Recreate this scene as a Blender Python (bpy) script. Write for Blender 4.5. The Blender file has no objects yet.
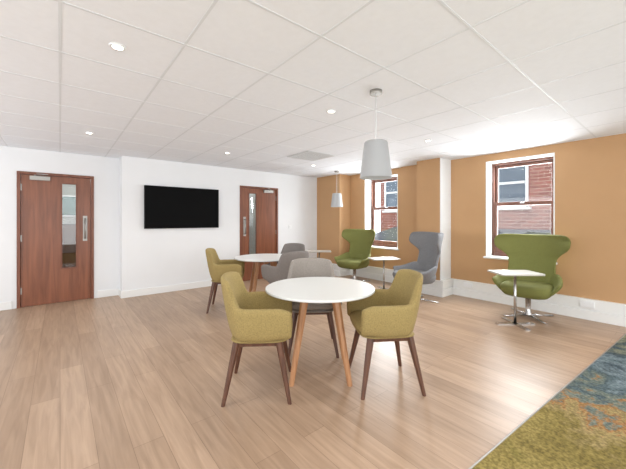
import bpy, bmesh, math, random
from mathutils import Vector, Matrix
random.seed(4)
scene = bpy.context.scene
COL = scene.collection
try:
    scene.view_settings.view_transform = 'Standard'
    scene.view_settings.look = 'None'
except Exception:
    pass

# ------------------------------------------------------------------ materials
def s2l(c):
    return tuple(((v/255)/12.92 if v/255 <= 0.04045 else ((v/255+0.055)/1.055)**2.4) for v in c)
def newmat(name):
    m = bpy.data.materials.new(name); m.use_nodes = True
    nt = m.node_tree
    return m, nt, nt.nodes['Principled BSDF']
def mat(name, rgb, rough=0.5, metal=0.0, emit=None, estr=0.0, noise=0.0, nscale=40.0, bump=0.0, bscale=200.0, spec=0.5, trans=0.0):
    m, nt, b = newmat(name)
    c = s2l(rgb)
    b.inputs['Base Color'].default_value = (*c, 1)
    b.inputs['Roughness'].default_value = rough
    b.inputs['Metallic'].default_value = metal
    b.inputs['Specular IOR Level'].default_value = spec
    b.inputs['Transmission Weight'].default_value = trans
    tc = nt.nodes.new('ShaderNodeTexCoord')
    if noise > 0:
        n = nt.nodes.new('ShaderNodeTexNoise'); n.inputs['Scale'].default_value = nscale; n.inputs['Detail'].default_value = 4
        r = nt.nodes.new('ShaderNodeValToRGB')
        r.color_ramp.elements[0].position = 0.3; r.color_ramp.elements[1].position = 0.7
        r.color_ramp.elements[0].color = (*[v*(1-noise) for v in c], 1)
        r.color_ramp.elements[1].color = (*[min(1, v*(1+noise)) for v in c], 1)
        nt.links.new(tc.outputs['Object'], n.inputs['Vector'])
        nt.links.new(n.outputs['Fac'], r.inputs['Fac'])
        nt.links.new(r.outputs['Color'], b.inputs['Base Color'])
    if bump > 0:
        n2 = nt.nodes.new('ShaderNodeTexNoise'); n2.inputs['Scale'].default_value = bscale
        bp = nt.nodes.new('ShaderNodeBump'); bp.inputs['Strength'].default_value = bump; bp.inputs['Distance'].default_value = 0.002
        nt.links.new(tc.outputs['Object'], n2.inputs['Vector'])
        nt.links.new(n2.outputs['Fac'], bp.inputs['Height'])
        nt.links.new(bp.outputs['Normal'], b.inputs['Normal'])
    if emit:
        b.inputs['Emission Color'].default_value = (*s2l(emit), 1)
        b.inputs['Emission Strength'].default_value = estr
    return m
def wood(name, c1, c2, scale=(30, 30, 2), rough=0.4):
    m, nt, b = newmat(name)
    tc = nt.nodes.new('ShaderNodeTexCoord'); mp = nt.nodes.new('ShaderNodeMapping')
    mp.inputs['Scale'].default_value = scale
    n = nt.nodes.new('ShaderNodeTexNoise'); n.inputs['Scale'].default_value = 1.0; n.inputs['Detail'].default_value = 6; n.inputs['Distortion'].default_value = 0.6
    r = nt.nodes.new('ShaderNodeValToRGB')
    r.color_ramp.elements[0].position = 0.3; r.color_ramp.elements[1].position = 0.72
    r.color_ramp.elements[0].color = (*s2l(c1), 1); r.color_ramp.elements[1].color = (*s2l(c2), 1)
    nt.links.new(tc.outputs['Object'], mp.inputs['Vector']); nt.links.new(mp.outputs['Vector'], n.inputs['Vector'])
    nt.links.new(n.outputs['Fac'], r.inputs['Fac']); nt.links.new(r.outputs['Color'], b.inputs['Base Color'])
    b.inputs['Roughness'].default_value = rough
    return m

M = {}
M['white'] = mat('white_wall_paint', (230, 232, 234), 0.7, noise=0.01, nscale=3, bump=0.05)
M['trim'] = mat('white_gloss_trim', (234, 235, 234), 0.35)
M['tan'] = mat('tan_wall_paint', (190, 150, 108), 0.7, noise=0.02, nscale=3, bump=0.08)
M['ceil'] = mat('ceiling_tile', (238, 242, 248), 0.85, noise=0.015, nscale=25, bump=0.1, bscale=300)
M['grid'] = mat('ceiling_grid_metal', (222, 227, 232), 0.6)
M['door'] = wood('sapele_door', (112, 64, 42), (142, 87, 60), (22, 22, 1.5), 0.35)
M['frame'] = wood('sapele_frame', (104, 58, 40), (132, 80, 56), (25, 25, 2), 0.4)
M['winframe'] = wood('window_mahogany', (86, 50, 38), (114, 70, 52), (25, 25, 2), 0.35)
M['chrome'] = mat('brushed_steel', (200, 200, 200), 0.22, 1.0)
M['satin'] = mat('satin_aluminium', (170, 168, 164), 0.5, 1.0)
M['black'] = mat('screen_black', (3, 3, 4), 0.5, spec=0.08)
M['blackp'] = mat('black_plastic', (8, 8, 9), 0.5, spec=0.2)
M['olive'] = mat('mustard_olive_fabric', (152, 133, 84), 0.9, noise=0.18, nscale=110, bump=0.5, bscale=350)
M['taupe'] = mat('taupe_fabric', (146, 139, 132), 0.9, noise=0.14, nscale=110, bump=0.5, bscale=350)
M['taupe2'] = mat('dark_grey_fabric', (124, 118, 114), 0.9, noise=0.14, nscale=110, bump=0.5, bscale=350)
M['green'] = mat('olive_green_fabric', (114, 116, 60), 0.85, noise=0.16, nscale=110, bump=0.5, bscale=350)
M['bluegrey'] = mat('neutral_grey_fabric', (120, 121, 124), 0.85, noise=0.14, nscale=110, bump=0.5, bscale=350)
M['walnut'] = wood('walnut_leg', (74, 46, 34), (104, 68, 50), (40, 40, 4), 0.4)
M['oak'] = wood('oak_leg', (160, 112, 76), (188, 140, 100), (40, 40, 4), 0.4)
M['tabletop'] = mat('white_laminate', (222, 224, 222), 0.3)
M['tray'] = mat('pale_laminate_tray', (190, 186, 178), 0.35)
M['shade'] = mat('grey_lamp_shade', (168, 170, 172), 0.8, emit=(255, 250, 240), estr=0.02)
M['glow'] = mat('lamp_glow', (255, 255, 255), 0.5, emit=(255, 247, 232), estr=9)
M['plate'] = mat('white_plastic', (236, 238, 240), 0.4)
M['vent'] = mat('vent_metal', (212, 215, 217), 0.5)
M['ventd'] = mat('vent_gap', (150, 150, 150), 0.7)
M['dark'] = mat('dark_cabinet_laminate', (52, 44, 40), 0.5)
M['lobbyw'] = mat('lobby_wall_paint', (176, 178, 172), 0.8)
M['teal'] = mat('teal_noticeboard', (70, 110, 104), 0.8, noise=.15, nscale=12)
M['rust'] = mat('rust_laminate', (96, 58, 42), 0.8, noise=.1, nscale=60)

def glassmat():
    m = bpy.data.materials.new('window_glass'); m.use_nodes = True
    nt = m.node_tree; nt.nodes.clear()
    o = nt.nodes.new('ShaderNodeOutputMaterial'); t = nt.nodes.new('ShaderNodeBsdfTransparent'); g = nt.nodes.new('ShaderNodeBsdfGlossy')
    g.inputs['Roughness'].default_value = 0.02; t.inputs['Color'].default_value = (0.96, 0.97, 0.97, 1)
    mx = nt.nodes.new('ShaderNodeMixShader'); mx.inputs[0].default_value = 0.05
    nt.links.new(t.outputs[0], mx.inputs[1]); nt.links.new(g.outputs[0], mx.inputs[2]); nt.links.new(mx.outputs[0], o.inputs[0])
    return m
M['glass'] = glassmat()

def floormat():
    m, nt, b = newmat('oak_plank_floor')
    L = nt.links.new
    tc = nt.nodes.new('ShaderNodeTexCoord'); mp = nt.nodes.new('ShaderNodeMapping')
    mp.inputs['Rotation'].default_value = (0, 0, math.radians(90))
    br = nt.nodes.new('ShaderNodeTexBrick')
    br.inputs['Scale'].default_value = 1.0; br.inputs['Brick Width'].default_value = 1.5; br.inputs['Row Height'].default_value = 0.165
    br.inputs['Mortar Size'].default_value = 0.0014; br.inputs['Mortar Smooth'].default_value = 0.1; br.offset = 0.37
    br.inputs['Color1'].default_value = (*s2l((184, 157, 133)), 1); br.inputs['Color2'].default_value = (*s2l((167, 141, 118)), 1)
    br.inputs['Mortar'].default_value = (*s2l((136, 112, 92)), 1)
    L(tc.outputs['Object'], mp.inputs['Vector']); L(mp.outputs['Vector'], br.inputs['Vector'])
    mp2 = nt.nodes.new('ShaderNodeMapping'); mp2.inputs['Scale'].default_value = (18, 1.3, 1)
    n = nt.nodes.new('ShaderNodeTexNoise'); n.inputs['Scale'].default_value = 1.6; n.inputs['Detail'].default_value = 7; n.inputs['Distortion'].default_value = 0.8
    L(tc.outputs['Object'], mp2.inputs['Vector']); L(mp2.outputs['Vector'], n.inputs['Vector'])
    r = nt.nodes.new('ShaderNodeValToRGB')
    r.color_ramp.elements[0].position = 0.28; r.color_ramp.elements[0].color = (0.76, 0.735, 0.71, 1)
    r.color_ramp.elements[1].position = 0.68; r.color_ramp.elements[1].color = (1.03, 1.025, 1.02, 1)
    L(n.outputs['Fac'], r.inputs['Fac'])
    mx = nt.nodes.new('ShaderNodeMix'); mx.data_type = 'RGBA'; mx.blend_type = 'MULTIPLY'; mx.inputs[0].default_value = 1.0
    L(br.outputs['Color'], mx.inputs[6]); L(r.outputs['Color'], mx.inputs[7]); L(mx.outputs[2], b.inputs['Base Color'])
    b.inputs['Roughness'].default_value = 0.38
    b.inputs['Specular IOR Level'].default_value = 0.45
    return m
M['floor'] = floormat()

def carpetmat():
    m, nt, b = newmat('abstract_pattern_carpet')
    L = nt.links.new
    tc = nt.nodes.new('ShaderNodeTexCoord')
    sep = nt.nodes.new('ShaderNodeSeparateXYZ'); L(tc.outputs['Object'], sep.inputs[0])
    n = nt.nodes.new('ShaderNodeTexNoise'); n.inputs['Scale'].default_value = 1.9; n.inputs['Detail'].default_value = 7; n.inputs['Roughness'].default_value = 0.68; n.inputs['Distortion'].default_value = 0.6
    L(tc.outputs['Object'], n.inputs['Vector'])
    ma = nt.nodes.new('ShaderNodeMath'); ma.operation = 'MULTIPLY_ADD'; ma.inputs[1].default_value = 0.2; ma.inputs[2].default_value = -0.53
    L(sep.outputs['X'], ma.inputs[0])
    ad = nt.nodes.new('ShaderNodeMath'); ad.operation = 'MULTIPLY_ADD'; ad.inputs[1].default_value = 0.85
    L(n.outputs['Fac'], ad.inputs[0]); L(ma.outputs[0], ad.inputs[2])
    r = nt.nodes.new('ShaderNodeValToRGB'); els = r.color_ramp.elements
    pal = [(0.0, (156, 130, 74)), (0.18, (120, 110, 60)), (0.30, (150, 134, 82)), (0.38, (126, 112, 64)), (0.46, (156, 138, 96)),
           (0.50, (156, 112, 72)), (0.53, (122, 128, 116)), (0.59, (78, 94, 100)), (0.67, (122, 136, 142)), (0.75, (66, 80, 88)), (0.9, (150, 150, 124))]
    for i, (p, c) in enumerate(pal):
        e = els[0] if i == 0 else (els[1] if i == 1 else els.new(p))
        e.position = p; e.color = (*s2l(c), 1)
    L(ad.outputs[0], r.inputs['Fac'])
    n2 = nt.nodes.new('ShaderNodeTexNoise'); n2.inputs['Scale'].default_value = 60; n2.inputs['Detail'].default_value = 3
    L(tc.outputs['Object'], n2.inputs['Vector'])
    r2 = nt.nodes.new('ShaderNodeValToRGB'); r2.color_ramp.elements[0].position = 0.35; r2.color_ramp.elements[1].position = 0.65
    r2.color_ramp.elements[0].color = (0.6, 0.6, 0.6, 1); r2.color_ramp.elements[1].color = (1.12, 1.12, 1.1, 1)
    L(n2.outputs['Fac'], r2.inputs['Fac'])
    mx = nt.nodes.new('ShaderNodeMix'); mx.data_type = 'RGBA'; mx.blend_type = 'MULTIPLY'; mx.inputs[0].default_value = 1.0
    L(r.outputs['Color'], mx.inputs[6]); L(r2.outputs['Color'], mx.inputs[7]); L(mx.outputs[2], b.inputs['Base Color'])
    b.inputs['Roughness'].default_value = 0.95; b.inputs['Specular IOR Level'].default_value = 0.1
    bp = nt.nodes.new('ShaderNodeBump'); bp.inputs['Strength'].default_value = 0.5; bp.inputs['Distance'].default_value = 0.004
    L(n2.outputs['Fac'], bp.inputs['Height']); L(bp.outputs['Normal'], b.inputs['Normal'])
    return m
M['carpet'] = carpetmat()

def brickmat():
    m, nt, b = newmat('red_brick')
    tc = nt.nodes.new('ShaderNodeTexCoord')
    sep = nt.nodes.new('ShaderNodeSeparateXYZ'); cmb = nt.nodes.new('ShaderNodeCombineXYZ')
    nt.links.new(tc.outputs['Object'], sep.inputs[0]); nt.links.new(sep.outputs['Y'], cmb.inputs['X']); nt.links.new(sep.outputs['Z'], cmb.inputs['Y'])
    br = nt.nodes.new('ShaderNodeTexBrick'); br.inputs['Scale'].default_value = 1
    br.inputs['Brick Width'].default_value = 0.30; br.inputs['Row Height'].default_value = 0.11; br.inputs['Mortar Size'].default_value = 0.012
    br.inputs['Color1'].default_value = (*s2l((158, 94, 80)), 1); br.inputs['Color2'].default_value = (*s2l((126, 72, 62)), 1); br.inputs['Mortar'].default_value = (*s2l((180, 152, 138)), 1)
    nt.links.new(cmb.outputs[0], br.inputs['Vector']); nt.links.new(br.outputs['Color'], b.inputs['Base Color'])
    b.inputs['Roughness'].default_value = 0.9
    return m
M['brick'] = brickmat()
M['asphalt'] = mat('asphalt', (120, 120, 118), 0.9, noise=0.1, nscale=20)
M['slate'] = mat('slate_roof', (84, 88, 96), 0.8, noise=0.15, nscale=8)
M['extwin'] = mat('exterior_window_glass', (90, 104, 118), 0.1)

# ------------------------------------------------------------------ mesh helpers
def empty(name, loc=(0, 0, 0), rz=0.0):
    e = bpy.data.objects.new(name, None); e.empty_display_size = 0.2
    e.location = loc; e.rotation_euler = (0, 0, rz); COL.objects.link(e); return e
def finish(bm, name, mats, parent=None, smooth=False, bevel=0.0, bseg=2, subsurf=0):
    bmesh.ops.recalc_face_normals(bm, faces=bm.faces)
    me = bpy.data.meshes.new(name); bm.to_mesh(me); bm.free()
    for k in (mats if isinstance(mats, (list, tuple)) else [mats]):
        me.materials.append(M[k])
    ob = bpy.data.objects.new(name, me); COL.objects.link(ob)
    if parent: ob.parent = parent
    if smooth:
        for p in me.polygons: p.use_smooth = True
    if bevel > 0:
        md = ob.modifiers.new('bevel', 'BEVEL'); md.width = bevel; md.segments = bseg; md.limit_method = 'ANGLE'; md.angle_limit = math.radians(40)
        md.harden_normals = False
    if subsurf:
        md = ob.modifiers.new('sub', 'SUBSURF'); md.levels = subsurf; md.render_levels = subsurf
    return ob
def bbox(bm, lo, hi, mi=0):
    vs = [bm.verts.new((x, y, z)) for z in (lo[2], hi[2]) for y in (lo[1], hi[1]) for x in (lo[0], hi[0])]
    for f in ((0, 1, 3, 2), (4, 5, 7, 6), (0, 1, 5, 4), (2, 3, 7, 6), (0, 2, 6, 4), (1, 3, 7, 5)):
        fc = bm.faces.new([vs[i] for i in f]); fc.material_index = mi
def boxes(name, lst, mats, parent=None, bevel=0.0, bseg=2):
    bm = bmesh.new()
    for it in lst:
        bbox(bm, it[0], it[1], it[2] if len(it) > 2 else 0)
    return finish(bm, name, mats, parent, bevel=bevel, bseg=bseg)
def revolve(bm, prof, seg=32, cx=0, cy=0, mi=0, caps=True, smooth=True):
    rings = []
    for r, z in prof:
        rings.append([bm.verts.new((cx+r*math.cos(2*math.pi*i/seg), cy+r*math.sin(2*math.pi*i/seg), z)) for i in range(seg)])
    for a, b in zip(rings, rings[1:]):
        for i in range(seg):
            f = bm.faces.new((a[i], a[(i+1) % seg], b[(i+1) % seg], b[i])); f.material_index = mi; f.smooth = smooth
    if caps:
        f = bm.faces.new(rings[0]); f.material_index = mi
        f = bm.faces.new(rings[-1]); f.material_index = mi
def tube(bm, p0, p1, r0, r1, seg=12, mi=0, flat=1.0, rot=0.0):
    p0 = Vector(p0); p1 = Vector(p1); d = (p1-p0).normalized()
    a = Vector((0, 0, 1)) if abs(d.z) < 0.9 else Vector((0, 1, 0))
    u = d.cross(a).normalized(); v = d.cross(u).normalized()
    A, B = [], []
    for i in range(seg):
        t = 2*math.pi*i/seg+rot
        w = u*math.cos(t)+v*math.sin(t)*flat
        A.append(bm.verts.new(p0+w*r0)); B.append(bm.verts.new(p1+w*r1))
    for i in range(seg):
        f = bm.faces.new((A[i], A[(i+1) % seg], B[(i+1) % seg], B[i])); f.material_index = mi; f.smooth = True
    f = bm.faces.new(A); f.material_index = mi
    f = bm.faces.new(B); f.material_index = mi
def leg(bm, top, foot, w0, w1, mi=0):
    def ring(p, w):
        c = w*0.28
        pts = [(-w/2+c, -w/2), (w/2-c, -w/2), (w/2, -w/2+c), (w/2, w/2-c), (w/2-c, w/2), (-w/2+c, w/2), (-w/2, w/2-c), (-w/2, -w/2+c)]
        return [bm.verts.new((p[0]+x, p[1]+y, p[2])) for x, y in pts]
    R = []
    for k in range(5):
        t = k/4
        p = [top[i]*(1-t)+foot[i]*t for i in range(3)]
        R.append(ring(p, w0*(1-t)+w1*t))
    for A, B in zip(R, R[1:]):
        for i in range(8):
            f = bm.faces.new((A[i], A[(i+1) % 8], B[(i+1) % 8], B[i])); f.material_index = mi
    f = bm.faces.new(R[0]); f.material_index = mi
    f = bm.faces.new(R[-1]); f.material_index = mi
def sm(a, b, x):
    t = max(0, min(1, (x-a)/(b-a))); return t*t*(3-2*t)
def yaw(dx, dy): return math.atan2(-dx, dy)

# ------------------------------------------------------------------ room shell
H = 2.42
XE, YN, YD = 5.5, 6.12, 6.42
X0, Y0 = -3.0, -3.0
YL = 8.2      # far wall of the lobby beyond the doors
boxes('floor', [((X0-.2, Y0-.2, -0.12), (XE+.35, YL+.1, 0))], 'floor')
boxes('ceiling', [((X0-.2, Y0-.2, H), (XE+.35, YL+.1, H+.12))], 'ceil')
g = []
x = -3.0
while x < XE:
    g.append(((x-.008, Y0, H-.0015), (x+.008, YD, H+.002))); x += 0.6
y = 1.39-0.6*7
while y < YD:
    g.append(((X0, y-.008, H-.002), (XE, y+.008, H+.002))); y += 0.6
boxes('ceiling_grid', g, 'grid')

D1 = (-0.505, 0.444); D2 = (2.98, 3.946); DH = 2.07
boxes('wall_north', [
    ((X0, YD, 0), (D1[0], YD+.15, H)), ((D1[1], YD, 0), (0.815, YD+.15, H)), ((D1[0], YD, DH), (D1[1], YD+.15, H)),
    ((0.815, YN, 0), (D2[0], YD+.15, H)), ((D2[1], YN, 0), (XE+.3, YD+.15, H)), ((D2[0], YN, DH), (D2[1], YD+.15, H)),
], 'white')
W1 = (1.235, 2.164); W2 = (3.90, 4.81); WB, WT = 0.70, 2.30
TH = 0.30
boxes('wall_east', [
    ((XE, Y0, 0), (XE+TH, W1[0], H)), ((XE, W1[1], 0), (XE+TH, W2[0], H)), ((XE, W2[1], 0), (XE+TH, YN, H)),
    ((XE, W1[0], 0), (XE+TH, W1[1], WB)), ((XE, W1[0], WT), (XE+TH, W1[1], H)),
    ((XE, W2[0], 0), (XE+TH, W2[1], WB)), ((XE, W2[0], WT), (XE+TH, W2[1], H)),
], 'tan')
boxes('wall_south', [((X0-.15, Y0-.15, 0), (XE+TH, Y0, H))], 'white')
boxes('wall_west', [((X0-.15, Y0, 0), (X0, YL, H))], 'white')
bm = bmesh.new()
bbox(bm, (5.14, 2.775, 0), (XE, 3.23, H), 0)
bbox(bm, (5.14, 2.76, 0), (XE, 2.775, H), 1)
finish(bm, 'wall_pillar_near', ['tan', 'white'])
boxes('wall_pier_middle', [((5.44, 3.23, 0), (XE, 3.78, H))], 'tan')
boxes('wall_pillar_far', [((5.14, 5.28, 0), (XE, YN, H))], 'tan')
# lobby beyond the doors (seen through the vision panels)
boxes('wall_lobby', [((X0, YL, 0), (XE+.3, YL+.1, H)), ((XE+.2, YD+.15, 0), (XE+.3, YL, H))], 'lobbyw')
e = empty('lobby_cabinet', (0.02, YL-.45, 0))
boxes('carcass', [((-.18, 0, .08), (.24, .44, 1.25))], 'dark', e, bevel=.006)
boxes('doors', [((-.17, -.018, .10), (.028, 0, 1.23)), ((.032, -.018, .10), (.23, 0, 1.23))], 'rust', e, bevel=.003)
boxes('plinth', [((-.16, .03, 0), (.22, .42, .08))], 'dark', e)
e = empty('notice_board', (.10, YL, 1.62))
boxes('board_frame', [((-.32, -.03, -.22), (.32, 0, .22))], 'trim', e, bevel=.004)
boxes('board_felt', [((-.29, -.034, -.19), (.29, -.03, .19))], 'teal', e)
for lx in (0.1, 4.0):
    ld = bpy.data.lights.new('lobby_light', 'POINT'); ld.energy = 22; ld.shadow_soft_size = .15
    o = bpy.data.objects.new('lobby_fill_light', ld); COL.objects.link(o); o.location = (lx, 7.3, 2.2)  # added point lamp to brighten the lobby, no fitting modelled

bh, bt = 0.12, 0.018
boxes('baseboard_north', [
    ((X0, YD-bt, 0), (D1[0]-.05, YD, bh)), ((D1[1]+.05, YD-bt, 0), (0.815, YD, bh)),
    ((0.815-bt, YN-bt, 0), (0.815, YD-bt, bh)),
    ((0.815, YN-bt, 0), (D2[0]-.05, YN, bh)), ((D2[1]+.05, YN-bt, 0), (5.14, YN, bh))], 'trim', bevel=0.004)
def trunk(name, segs):
    l = []
    for (a, b) in segs:
        l.append(((a[0], a[1], 0), (b[0], b[1], 0.13)))
        l.append(((a[0]+(.012 if b[0]-a[0] < .2 else 0), a[1]+(0.012 if b[0]-a[0] >= .2 else 0), 0.136), (b[0], b[1], 0.275)))
        l.append(((a[0]+.02 if b[0]-a[0] < .2 else a[0], a[1]+(0.02 if b[0]-a[0] >= .2 else 0), 0.12), (b[0], b[1], 0.15)))
    return boxes(name, l, 'trim', bevel=0.004)
trunk('baseboard_east', [((5.43, Y0), (XE, 2.69)), ((5.43, 3.78), (XE, 5.21)), ((5.07, 2.69), (5.14, 3.23)), ((5.38, 3.23), (5.44, 3.78)),
                         ((5.07, 5.21), (5.14, YN-.02)), ((5.14, 2.69), (XE, 2.76)), ((5.14, 5.21), (XE, 5.28))])
boxes('wall_socket', [((5.424, yy, .17), (5.444, yy+.146, .25)) for yy in (0.25, 0.8, 2.35)], 'plate', bevel=0.003)

def cy(x): return 0.735-(x-1.72)*0.079
bm = bmesh.new()
pts = [(X0, Y0), (5.42, Y0), (5.42, cy(5.42)), (X0, cy(X0))]
lo = [bm.verts.new((p[0], p[1], 0.0)) for p in pts]; hi = [bm.verts.new((p[0], p[1], 0.006)) for p in pts]
bm.faces.new(lo); bm.faces.new(hi)
for i in range(4): bm.faces.new((lo[i], lo[(i+1) % 4], hi[(i+1) % 4], hi[i]))
finish(bm, 'carpet', 'carpet')
bm = bmesh.new()
tube(bm, (X0, cy(X0)+.006, 0.003), (5.42, cy(5.42)+.006, 0.003), 0.007, 0.007, 8, flat=0.5)
finish(bm, 'trim_1', 'satin')

# ------------------------------------------------------------------ doors
def door(name, xa, xb, yf, hinge_left):
    e = empty(name, (xa, yf, 0))
    w = xb-xa; fr = 0.04
    boxes('frame', [((0, -.015, 0), (fr, .12, DH)), ((w-fr, -.015, 0), (w, .12, DH)), ((fr, -.015, DH-fr), (w-fr, .12, DH))], 'frame', e, bevel=.003)
    a, b = fr+.004, w-fr-.004; zt = DH-fr-.004; zb = .006
    gl = (0.525, 0.715) if hinge_left else (w-.715-.03, w-.525-.03)
    gz0, gz1 = 0.55, 1.92
    y0, y1 = 0.012, 0.056
    boxes('leaf', [((a, y0, zb), (gl[0], y1, zt)), ((gl[1], y0, zb), (b, y1, zt)), ((gl[0], y0, zb), (gl[1], y1, gz0)), ((gl[0], y0, gz1), (gl[1], y1, zt))], 'door', e)
    boxes('glass_bead', [((gl[0]-.012, y0-.008, gz0-.012), (gl[0]+.008, y0+.01, gz1+.012)), ((gl[1]-.008, y0-.008, gz0-.012), (gl[1]+.012, y0+.01, gz1+.012)),
                         ((gl[0], y0-.008, gz0-.012), (gl[1], y0+.01, gz0+.008)), ((gl[0], y0-.008, gz1-.008), (gl[1], y0+.01, gz1+.012))], 'frame', e, bevel=.003)
    boxes('vision_panel', [((gl[0], y0+.016, gz0), (gl[1], y0+.024, gz1))], 'glass', e)
    hx = b-.075 if hinge_left else a+.075
    bm = bmesh.new()
    bbox(bm, (hx-.030, y0-.003, 0.98), (hx+.030, y0, 1.40))
    tube(bm, (hx, y0-.05, 1.02), (hx, y0-.05, 1.36), .011, .011, 12)
    tube(bm, (hx, y0, 1.04), (hx, y0-.05, 1.04), .009, .009, 12)
    tube(bm, (hx, y0, 1.34), (hx, y0-.05, 1.34), .009, .009, 12)
    finish(bm, 'pull_handle', 'satin', e)
    cx0 = (a+.10) if hinge_left else (b-.34)
    bm = bmesh.new()
    bbox(bm, (cx0, y0-.05, DH-.125), (cx0+.24, y0, DH-.06))
    ax = cx0+.06 if hinge_left else cx0+.18
    tube(bm, (ax, y0-.045, DH-.05), (ax+(.16 if hinge_left else -.16), -.16, DH-.042), .010, .010, 8, flat=.5)
    tube(bm, (ax+(.16 if hinge_left else -.16), -.16, DH-.042), (ax+(.02 if hinge_left else -.02), -.02, DH-.02), .009, .009, 8, flat=.5)
    tube(bm, (ax, y0-.03, DH-.07), (ax, y0-.03, DH-.04), .012, .012, 12)
    finish(bm, 'door_closer', 'satin', e, bevel=.004)
    hb = a if hinge_left else b
    boxes('hinge', [((hb-.012, y0-.006, z), (hb+.012, y0+.004, z+.1)) for z in (.2, 1.0, 1.78)], 'satin', e)
    return e
door('door_1', D1[0], D1[1], YD, True)
door('door_2', D2[0], D2[1], YN, False)

# ------------------------------------------------------------------ windows
def window(name, ya, yb):
    e = empty(name, (XE, ya, WB))
    w = yb-ya; h = WT-WB
    lt = 0.015
    boxes('reveal_lining', [((-.004, 0, 0), (.21, lt, h)), ((-.004, w-lt, 0), (.21, w, h)), ((-.004, lt, h-lt), (.21, w-lt, h))], 'trim', e)
    boxes('sill_board', [((-.035, -.03, -.005), (.21, w+.03, .025))], 'trim', e, bevel=.006)
    x0, x1 = .21, .29; f = .05
    boxes('outer_frame', [((x0, 0, .02), (x1, f, h)), ((x0, w-f, .02), (x1, w, h)), ((x0, f, h-f), (x1, w-f, h)), ((x0, f, .02), (x1, w-f, .075))], 'winframe', e, bevel=.005)
    zm = h*0.56; s = .045
    def sash(nm, xa, xb, z0, z1, rb, rt):
        boxes(nm, [((xa, f, z0), (xb, f+s, z1)), ((xa, w-f-s, z0), (xb, w-f, z1)), ((xa, f+s, z0), (xb, w-f-s, z0+rb)), ((xa, f+s, z1-rt), (xb, w-f-s, z1))], 'winframe', e, bevel=.005)
        boxes(nm+'_glass', [(((xa+xb)/2-.003, f+s-.005, z0+rb-.005), ((xa+xb)/2+.003, w-f-s+.005, z1-rt+.005))], 'glass', e)
    sash('upper_sash', x0+.045, x0+.075, zm-.03, h-f, .06, .05)
    sash('lower_sash', x0+.005, x0+.04, .075, zm+.03, .08, .06)
    boxes('sash_latch', [((x0-.012, w/2-.03, zm+.0), (x0+.006, w/2+.03, zm+.022))], 'chrome', e, bevel=.003)
    return e
window('window_1', *W1)
window('window_2', *W2)

e = empty('brick_building', (11.5, 3, 0))
boxes('facade', [((0, -9, -4), (.4, 6.1, 7.0))], 'brick', e)
wl, gl = [], []
for yy in (-7.1, -4.6, -2.1, 0.25, 2.75, 4.75):
    for zz in (-1.9, 1.75, 4.6):
        wl += [((-.05, yy, zz), (.02, yy+1.1, zz+.09)), ((-.05, yy, zz+1.5), (.02, yy+1.1, zz+1.6)), ((-.05, yy, zz), (.02, yy+.08, zz+1.6)), ((-.05, yy+1.02, zz), (.02, yy+1.1, zz+1.6)), ((-.05, yy+.1, zz+.76), (.02, yy+1.0, zz+.84)),
               ((-.12, yy-.08, zz-.08), (.02, yy+1.18, zz))]
        gl.append(((-.02, yy+.05, zz+.05), (.01, yy+1.05, zz+1.55)))
boxes('facade_window_frames', wl, 'trim', e)
boxes('facade_glazing', gl, 'extwin', e)
e = empty('street_annex', (9.6, 3, 0))
boxes('annex_wall', [((0, -7, -4), (1.8, 5.2, .55))], 'brick', e)
bm = bmesh.new()
P0 = [(-.15, -7.1, .55), (-.15, 5.3, .55), (1.88, 5.3, .95), (1.88, -7.1, .95)]
A = [bm.verts.new(p) for p in P0]; B = [bm.verts.new((p[0], p[1], p[2]+.08)) for p in P0]
bm.faces.new(A); bm.faces.new(B)
for i in range(4): bm.faces.new((A[i], A[(i+1) % 4], B[(i+1) % 4], B[i]))
finish(bm, 'annex_roof', 'slate', e)
boxes('ground', [((5.9, -12, -4.2), (30, 25, -4))], 'asphalt')

# ------------------------------------------------------------------ television
e = empty('television', (1.82, YN, 1.56))
boxes('casing', [((-.675, -.055, -.385), (.675, -.012, .385))], 'blackp', e, bevel=.006)
boxes('screen', [((-.663, -.0575, -.37), (.663, -.054, .373))], 'black', e)
boxes('wall_bracket', [((-.2, -.014, -.15), (.2, 0, .15))], 'blackp', e)
boxes('light_switch', [((4.25, YN-.008, 1.12), (4.336, YN, 1.206)), ((4.28, YN-.012, 1.145), (4.306, YN-.006, 1.182))], 'plate', bevel=.002)

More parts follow.
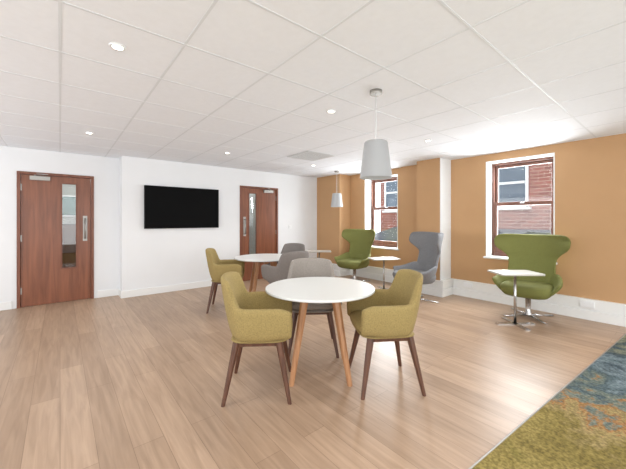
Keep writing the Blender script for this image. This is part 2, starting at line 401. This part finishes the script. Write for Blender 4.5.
# ------------------------------------------------------------------ tub dining chair
def tub_chair(x, y, fx, fy, fab):
    e = empty('dining_chair', (x, y, 0), yaw(fx, fy))
    N = 56
    hw, fy_, my, by = .262, .235, -.02, -.225
    path = []
    La = fy_-my
    Lc = math.pi*.25
    tot = 2*La+Lc
    for i in range(N+1):
        s = tot*i/N
        if s < La:
            p = (-hw, fy_-s); nrm = (-1, 0)
        elif s > La+Lc:
            p = (hw, my+(s-La-Lc)); nrm = (1, 0)
        else:
            a = math.pi*(s-La)/Lc
            ca, sa = math.cos(a), math.sin(a)
            px = -hw*math.copysign(abs(ca)**.8, ca); py = my+(by-my)*abs(sa)**.8
            p = (px, py); nrm = (-ca, -sa)
        m = abs(2*i/N-1)
        path.append((p, nrm, m))
    bm = bmesh.new(); rings = []
    for (p, n, m) in path:
        hback = .905-.02*(m/.35)**2 if m < .35 else .885
        k_ = sm(.34, .44, m)
        ztop = hback*(1-k_)+(.698)*k_
        ztop -= .02*sm(.90, 1.0, m)
        zbot = .445+.02*sm(.7, 1.0, m)
        th = .046+.014*k_
        backness = 1-sm(.25, .55, m)
        prof = []
        K = 6
        def pos(off, z):
            t = (z-.43)/.475
            fl = -.035+.09*t*(1-backness)+.02*t*backness
            lean = -.07*backness*max(t, 0)**1.2
            return (p[0]+n[0]*(off+fl), p[1]+n[1]*(off+fl)+lean, z)
        for k in range(K+1):
            z = zbot+(ztop-.02-zbot)*k/K
            o = th/2+.010*math.sin(math.pi*k/K)
            if k == 0: o *= .55
            prof.append(pos(o, z))
        prof.append(pos(th*.28, ztop)); prof.append(pos(-th*.28, ztop))
        for k in range(K, -1, -1):
            z = zbot+(ztop-.02-zbot)*k/K
            o = -th/2-.006*math.sin(math.pi*k/K)
            if k == 0: o *= .55
            prof.append(pos(o, z))
        rings.append([bm.verts.new(q) for q in prof])
    P = len(rings[0])
    for A, B in zip(rings, rings[1:]):
        for i in range(P):
            bm.faces.new((A[i], A[(i+1) % P], B[(i+1) % P], B[i]))
    for R in (rings[0], rings[-1]):
        cen = [sum(v.co[j] for v in R)/P for j in range(3)]
        R2 = [bm.verts.new((cen[0]+(v.co.x-cen[0])*.55, v.co.y+.018, cen[2]+(v.co.z-cen[2])*.86)) for v in R]
        for i in range(P): bm.faces.new((R[i], R[(i+1) % P], R2[(i+1) % P], R2[i]))
        h = P//2
        for i in range(h-1):
            bm.faces.new((R2[i], R2[i+1], R2[P-2-i], R2[P-1-i]))
    finish(bm, 'shell', fab, e, smooth=True, subsurf=1)
    bm = bmesh.new()
    def slab(z0, z1, hx, ya, yb, r):
        lv = []
        for z, ins in ((z0, .03), (z0+.012, .005), ((z0+z1)/2, 0), (z1-.012, .008), (z1, .035)):
            ring = []
            for k in range(32):
                a = 2*math.pi*k/32; ca, sa = math.cos(a), math.sin(a)
                ex = .42
                xx = (hx-ins)*math.copysign(abs(ca)**ex, ca)
                yy = (ya+yb)/2+((yb-ya)/2-ins)*math.copysign(abs(sa)**ex, sa)
                ring.append(bm.verts.new((xx, yy, z)))
            lv.append(ring)
        for A, B in zip(lv, lv[1:]):
            for i in range(32): bm.faces.new((A[i], A[(i+1) % 32], B[(i+1) % 32], B[i]))
        bm.faces.new(lv[0]); bm.faces.new(lv[-1])
    slab(.425, .460, .232, -.205, .240, .05)
    slab(.460, .535, .225, -.205, .258, .05)
    finish(bm, 'seat', fab, e, smooth=True)
    bm = bmesh.new()
    for sx in (-1, 1):
        for sy in (-1, 1):
            leg(bm, (sx*.165, sy*.155, .43), (sx*.24, sy*.238, 0), .052, .027)
    bbox(bm, (-.165, -.165, .395), (.165, -.135, .427)); bbox(bm, (-.165, .135, .395), (.165, .165, .427))
    bbox(bm, (-.18, -.15, .395), (-.15, .15, .427)); bbox(bm, (.15, -.15, .395), (.18, .15, .427))
    finish(bm, 'legs', 'walnut', e)
    return e

def round_table(x, y, rot):
    e = empty('round_dining_table', (x, y, 0), rot)
    bm = bmesh.new()
    revolve(bm, [(.40, .714), (.462, .722), (.475, .726), (.475, .741), (.472, .744)], 64)
    finish(bm, 'top', 'tabletop', e)
    bm = bmesh.new()
    for sx in (-1, 1):
        for sy in (-1, 1):
            leg(bm, (sx*.125, sy*.125, .708), (sx*.235, sy*.235, 0), .070, .040)
    finish(bm, 'legs', 'oak', e)
    bm = bmesh.new()
    revolve(bm, [(.2, .700), (.2, .715)], 32)
    bbox(bm, (-.16, -.03, .65), (.16, .03, .703)); bbox(bm, (-.03, -.16, .65), (.03, .16, .703))
    finish(bm, 'underframe', 'oak', e)
    return e
CAMR = math.radians(-39.3)
round_table(1.77, 2.066, CAMR)
tub_chair(1.235, 2.172, .812, -.587, 'olive')
tub_chair(2.07, 1.61, -.837, .556, 'olive')
tub_chair(2.03, 2.495, -.60, -.80, 'taupe')
round_table(2.53, 4.30, CAMR+.3)
tub_chair(1.95, 4.45, .869, -.517, 'olive')
tub_chair(2.53, 3.68, .042, 1.0, 'taupe2')
tub_chair(3.12, 4.53, -.925, -.34, 'taupe2')

# ------------------------------------------------------------------ wing lounge chair
def wing_chair(x, y, fx, fy, fab):
    e = empty('wing_lounge_chair', (x, y, 0), yaw(fx, fy))
    bm = bmesh.new()
    NU, NZ = 20, 26
    def hwz(z):
        keys = [(.38, .27), (.55, .285), (.70, .28), (.79, .29), (.86, .345), (.91, .41), (.96, .44), (1.04, .45), (1.10, .435), (1.135, .40)]
        for (a, b), (c, d) in zip(keys, keys[1:]):
            if z <= c:
                t = (z-a)/(c-a); return b*(1-t)+d*t
        return keys[-1][1]
    def P(u, z, off):
        w = hwz(z)
        xx = w*u
        base = -.20-.18*((z-.38)/.75)
        curl = (.08+.17*sm(.78, .98, z))*abs(u)**2.2
        zz = z
        if z > 1.0: zz = z-.016*(1-abs(u))**0.7*sm(1.0, 1.13, z)-.02*abs(u)**8*sm(1.0, 1.13, z)
        return Vector((xx, base+curl+off, zz))
    F, B = [], []
    for j in range(NZ+1):
        z = .38+.755*j/NZ
        F.append([bm.verts.new(P(-1+2*i/NU, z, .028)) for i in range(NU+1)])
        B.append([bm.verts.new(P(-1+2*i/NU, z, -.028)) for i in range(NU+1)])
    for G in (F, B):
        for j in range(NZ):
            for i in range(NU): bm.faces.new((G[j][i], G[j][i+1], G[j+1][i+1], G[j+1][i]))
    for j in range(NZ):
        bm.faces.new((F[j][0], F[j+1][0], B[j+1][0], B[j][0])); bm.faces.new((F[j][NU], F[j+1][NU], B[j+1][NU], B[j][NU]))
    for i in range(NU):
        bm.faces.new((F[0][i], F[0][i+1], B[0][i+1], B[0][i])); bm.faces.new((F[NZ][i], F[NZ][i+1], B[NZ][i+1], B[NZ][i]))
    finish(bm, 'wing_back', fab, e, smooth=True, subsurf=1)
    bm = bmesh.new(); rings = []
    N = 36
    for i in range(N+1):
        a = math.pi*i/N
        m = abs(2*i/N-1)
        ca, sa = math.cos(a), math.sin(a)
        px = -.32*math.copysign(abs(ca)**.55, ca); py = .20-.42*abs(sa)**.75
        if m > .999: py = .26
        n = (-ca, -sa)
        zt = .60-.08*sm(.5, 1.0, m)
        zb = .345
        prof = []
        for off, z, fl in ((.02, zb, -.06), (.026, zb+.06, -.02), (.026, zt-.08, .02), (.026, zt-.02, .05), (.01, zt, .055), (-.01, zt, .055), (-.026, zt-.02, .045), (-.026, zt-.08, .015), (-.026, zb+.06, -.02), (-.02, zb, -.06)):
            prof.append(bm.verts.new((px+n[0]*(off+fl), py+n[1]*(off+fl*.5), z)))
        rings.append(prof)
    Pn = len(rings[0])
    for A, Bb in zip(rings, rings[1:]):
        for i in range(Pn): bm.faces.new((A[i], A[(i+1) % Pn], Bb[(i+1) % Pn], Bb[i]))
    for R in (rings[0], rings[-1]):
        for i in range(Pn//2-1): bm.faces.new((R[i], R[i+1], R[Pn-2-i], R[Pn-1-i]))
    finish(bm, 'arms', fab, e, smooth=True, subsurf=1)
    bm = bmesh.new(); lv = []
    for z, ins in ((.30, .10), (.315, .05), (.345, .02), (.40, .0), (.44, .005), (.462, .03), (.468, .08)):
        ring = []
        for k in range(40):
            a = 2*math.pi*k/40; ca, sa = math.cos(a), math.sin(a)
            ring.append(bm.verts.new(((.295-ins)*math.copysign(abs(ca)**.5, ca), .06+(.30-ins)*math.copysign(abs(sa)**.5, sa), z)))
        lv.append(ring)
    for A, Bb in zip(lv, lv[1:]):
        for i in range(40): bm.faces.new((A[i], A[(i+1) % 40], Bb[(i+1) % 40], Bb[i]))
    bm.faces.new(lv[0]); bm.faces.new(lv[-1])
    finish(bm, 'seat', fab, e, smooth=True)
    bm = bmesh.new()
    revolve(bm, [(.10, .30), (.10, .29), (.035, .285), (.030, .06), (.05, .035), (.05, .018)], 24)
    for k in range(4):
        a = math.pi/4+k*math.pi/2
        dx, dy = math.cos(a), math.sin(a)
        tube(bm, (dx*.02, dy*.02, .028), (dx*.34, dy*.34, .012), .026, .020, 10, flat=.42)
    finish(bm, 'swivel_base', 'chrome', e, smooth=False)
    return e
wing_chair(5.00, 1.42, -1.0, -.10, 'green')
wing_chair(4.59, 2.88, -.84, .46, 'bluegrey')
wing_chair(4.95, 4.62, -.95, -.10, 'green')

def side_table(x, y, rot, h):
    e = empty('side_table', (x, y, 0), rot)
    bm = bmesh.new()
    pts = []
    a, b, r = .27, .18, .04
    for cx, cyy, s in ((a-r, b-r, 0), (-a+r, b-r, 90), (-a+r, -b+r, 180), (a-r, -b+r, 270)):
        for k in range(6):
            t = math.radians(s+k*18); pts.append((cx+r*math.cos(t), cyy+r*math.sin(t)))
    lo = [bm.verts.new((p[0], p[1], h-.018)) for p in pts]; hi = [bm.verts.new((p[0], p[1], h)) for p in pts]
    bm.faces.new(lo); bm.faces.new(hi)
    for i in range(len(pts)): bm.faces.new((lo[i], lo[(i+1) % len(pts)], hi[(i+1) % len(pts)], hi[i]))
    finish(bm, 'tray_top', 'tray', e)
    bm = bmesh.new()
    tube(bm, (0, 0, .01), (0, 0, h-.018), .016, .016, 16)
    revolve(bm, [(.06, h-.026), (.06, h-.018)], 20)
    bbox(bm, (-.03, -.24, 0), (.03, .24, .012))
    bbox(bm, (-.24, -.03, 0), (.24, .03, .012))
    finish(bm, 'pedestal', 'chrome', e)
    return e
side_table(4.50, 1.42, CAMR, .665)
side_table(4.80, 3.72, CAMR+.2, .60)
side_table(4.62, 5.42, CAMR, .62)

# ------------------------------------------------------------------ pendants
def pendant(x, y, zb, zt):
    e = empty('pendant_lamp', (x, y, 0))
    bm = bmesh.new()
    revolve(bm, [(.05, H-.03), (.052, H-.026), (.052, H)], 28)
    finish(bm, 'ceiling_rose', 'satin', e)
    bm = bmesh.new()
    tube(bm, (0, 0, zt-.02), (0, 0, H-.02), .0035, .0035, 8)
    finish(bm, 'cable', 'vent', e)
    bm = bmesh.new()
    rb, rt = .135, .092
    revolve(bm, [(rb, zb), (rt+.006, zt-.012), (rt, zt), (.02, zt+.002), (.02, zt-.002), (rt-.004, zt-.004), (rb-.004, zb)], 48, caps=False)
    finish(bm, 'shade', 'shade', e, smooth=True)
    bm = bmesh.new()
    revolve(bm, [(.018, zt-.002), (.018, zt-.07)], 16)
    revolve(bm, [(.012, zt-.07), (.03, zt-.10), (.034, zt-.13), (.02, zt-.158), (.004, zt-.163)], 20)
    finish(bm, 'bulb', 'glow', e)
pendant(2.064, 1.683, 1.685, 1.99)
pendant(4.76, 4.98, 1.62, 1.92)

# ------------------------------------------------------------------ downlights
for X in (0.28, 2.1, 3.9):
    for Y in (-.2, 2.28, 4.76):
        e = empty('recessed_downlight', (X, Y, H))
        bm = bmesh.new()
        revolve(bm, [(.030, -.006), (.042, -.008), (.047, -.004), (.047, 0), (.030, 0)], 28, caps=False)
        finish(bm, 'bezel', 'plate', e)
        bm = bmesh.new()
        revolve(bm, [(.032, -.0055), (.032, -.001)], 24)
        finish(bm, 'lamp_face', 'glow', e)
        ld = bpy.data.lights.new('spot', 'SPOT'); ld.energy = 27; ld.spot_size = math.radians(130); ld.spot_blend = 0.8; ld.shadow_soft_size = 0.12; ld.color = (1, .96, .91)
        lo_ = bpy.data.objects.new('spot', ld); COL.objects.link(lo_); lo_.parent = e; lo_.location = (0, 0, -.14)

e = empty('ceiling_air_vent', (3.3, 4.09, H))
boxes('vent_frame', [((-.29, -.29, -.012), (.29, -.25, -.004)), ((-.29, .25, -.012), (.29, .29, -.004)), ((-.29, -.25, -.012), (-.25, .25, -.004)), ((.25, -.25, -.012), (.29, .25, -.004))]
      + [((-.25, -.23+i*.06, -.012), (.25, -.20+i*.06, -.005)) for i in range(8)], 'vent', e)
boxes('vent_back', [((-.27, -.27, -.005), (.27, .27, -.001))], 'ventd', e)

# ------------------------------------------------------------------ lights
def area(name, loc, rot, sx, sy, en, col=(1, 1, 1)):
    ld = bpy.data.lights.new(name, 'AREA'); ld.shape = 'RECTANGLE'; ld.size = sx; ld.size_y = sy; ld.energy = en; ld.color = col
    o = bpy.data.objects.new(name, ld); COL.objects.link(o); o.location = loc; o.rotation_euler = rot
    return o
area('fill_south', (1.2, -2.9, 1.30), (math.radians(96), 0, 0), 7.5, 1.9, 178, (.96, .98, 1))  # added fill light behind the camera; the south wall has no window
area('fill_west', (-2.9, 2.0, 1.30), (math.radians(96), 0, math.radians(-90)), 8, 1.9, 128, (.96, .98, 1))  # second added fill, in front of the windowless west wall
for (a, b) in (W1, W2):
    area('window_daylight', (XE+.45, (a+b)/2, 1.60), (math.radians(80), 0, math.radians(90)), b-a, 1.4, 125, (.95, .975, 1))
w = bpy.data.worlds.new('sky'); scene.world = w; w.use_nodes = True
bg = w.node_tree.nodes['Background']; bg.inputs[0].default_value = (.90, .95, 1, 1); bg.inputs[1].default_value = 2.2

# ------------------------------------------------------------------ camera
cd = bpy.data.cameras.new('camera'); co = bpy.data.objects.new('camera', cd); COL.objects.link(co)
cd.sensor_width = 36; cd.lens = 309/626*36; cd.shift_y = -14.5/626; cd.clip_start = .05
co.location = (0, 0, 1.33); co.rotation_euler = (math.radians(90), 0, CAMR)
scene.camera = co
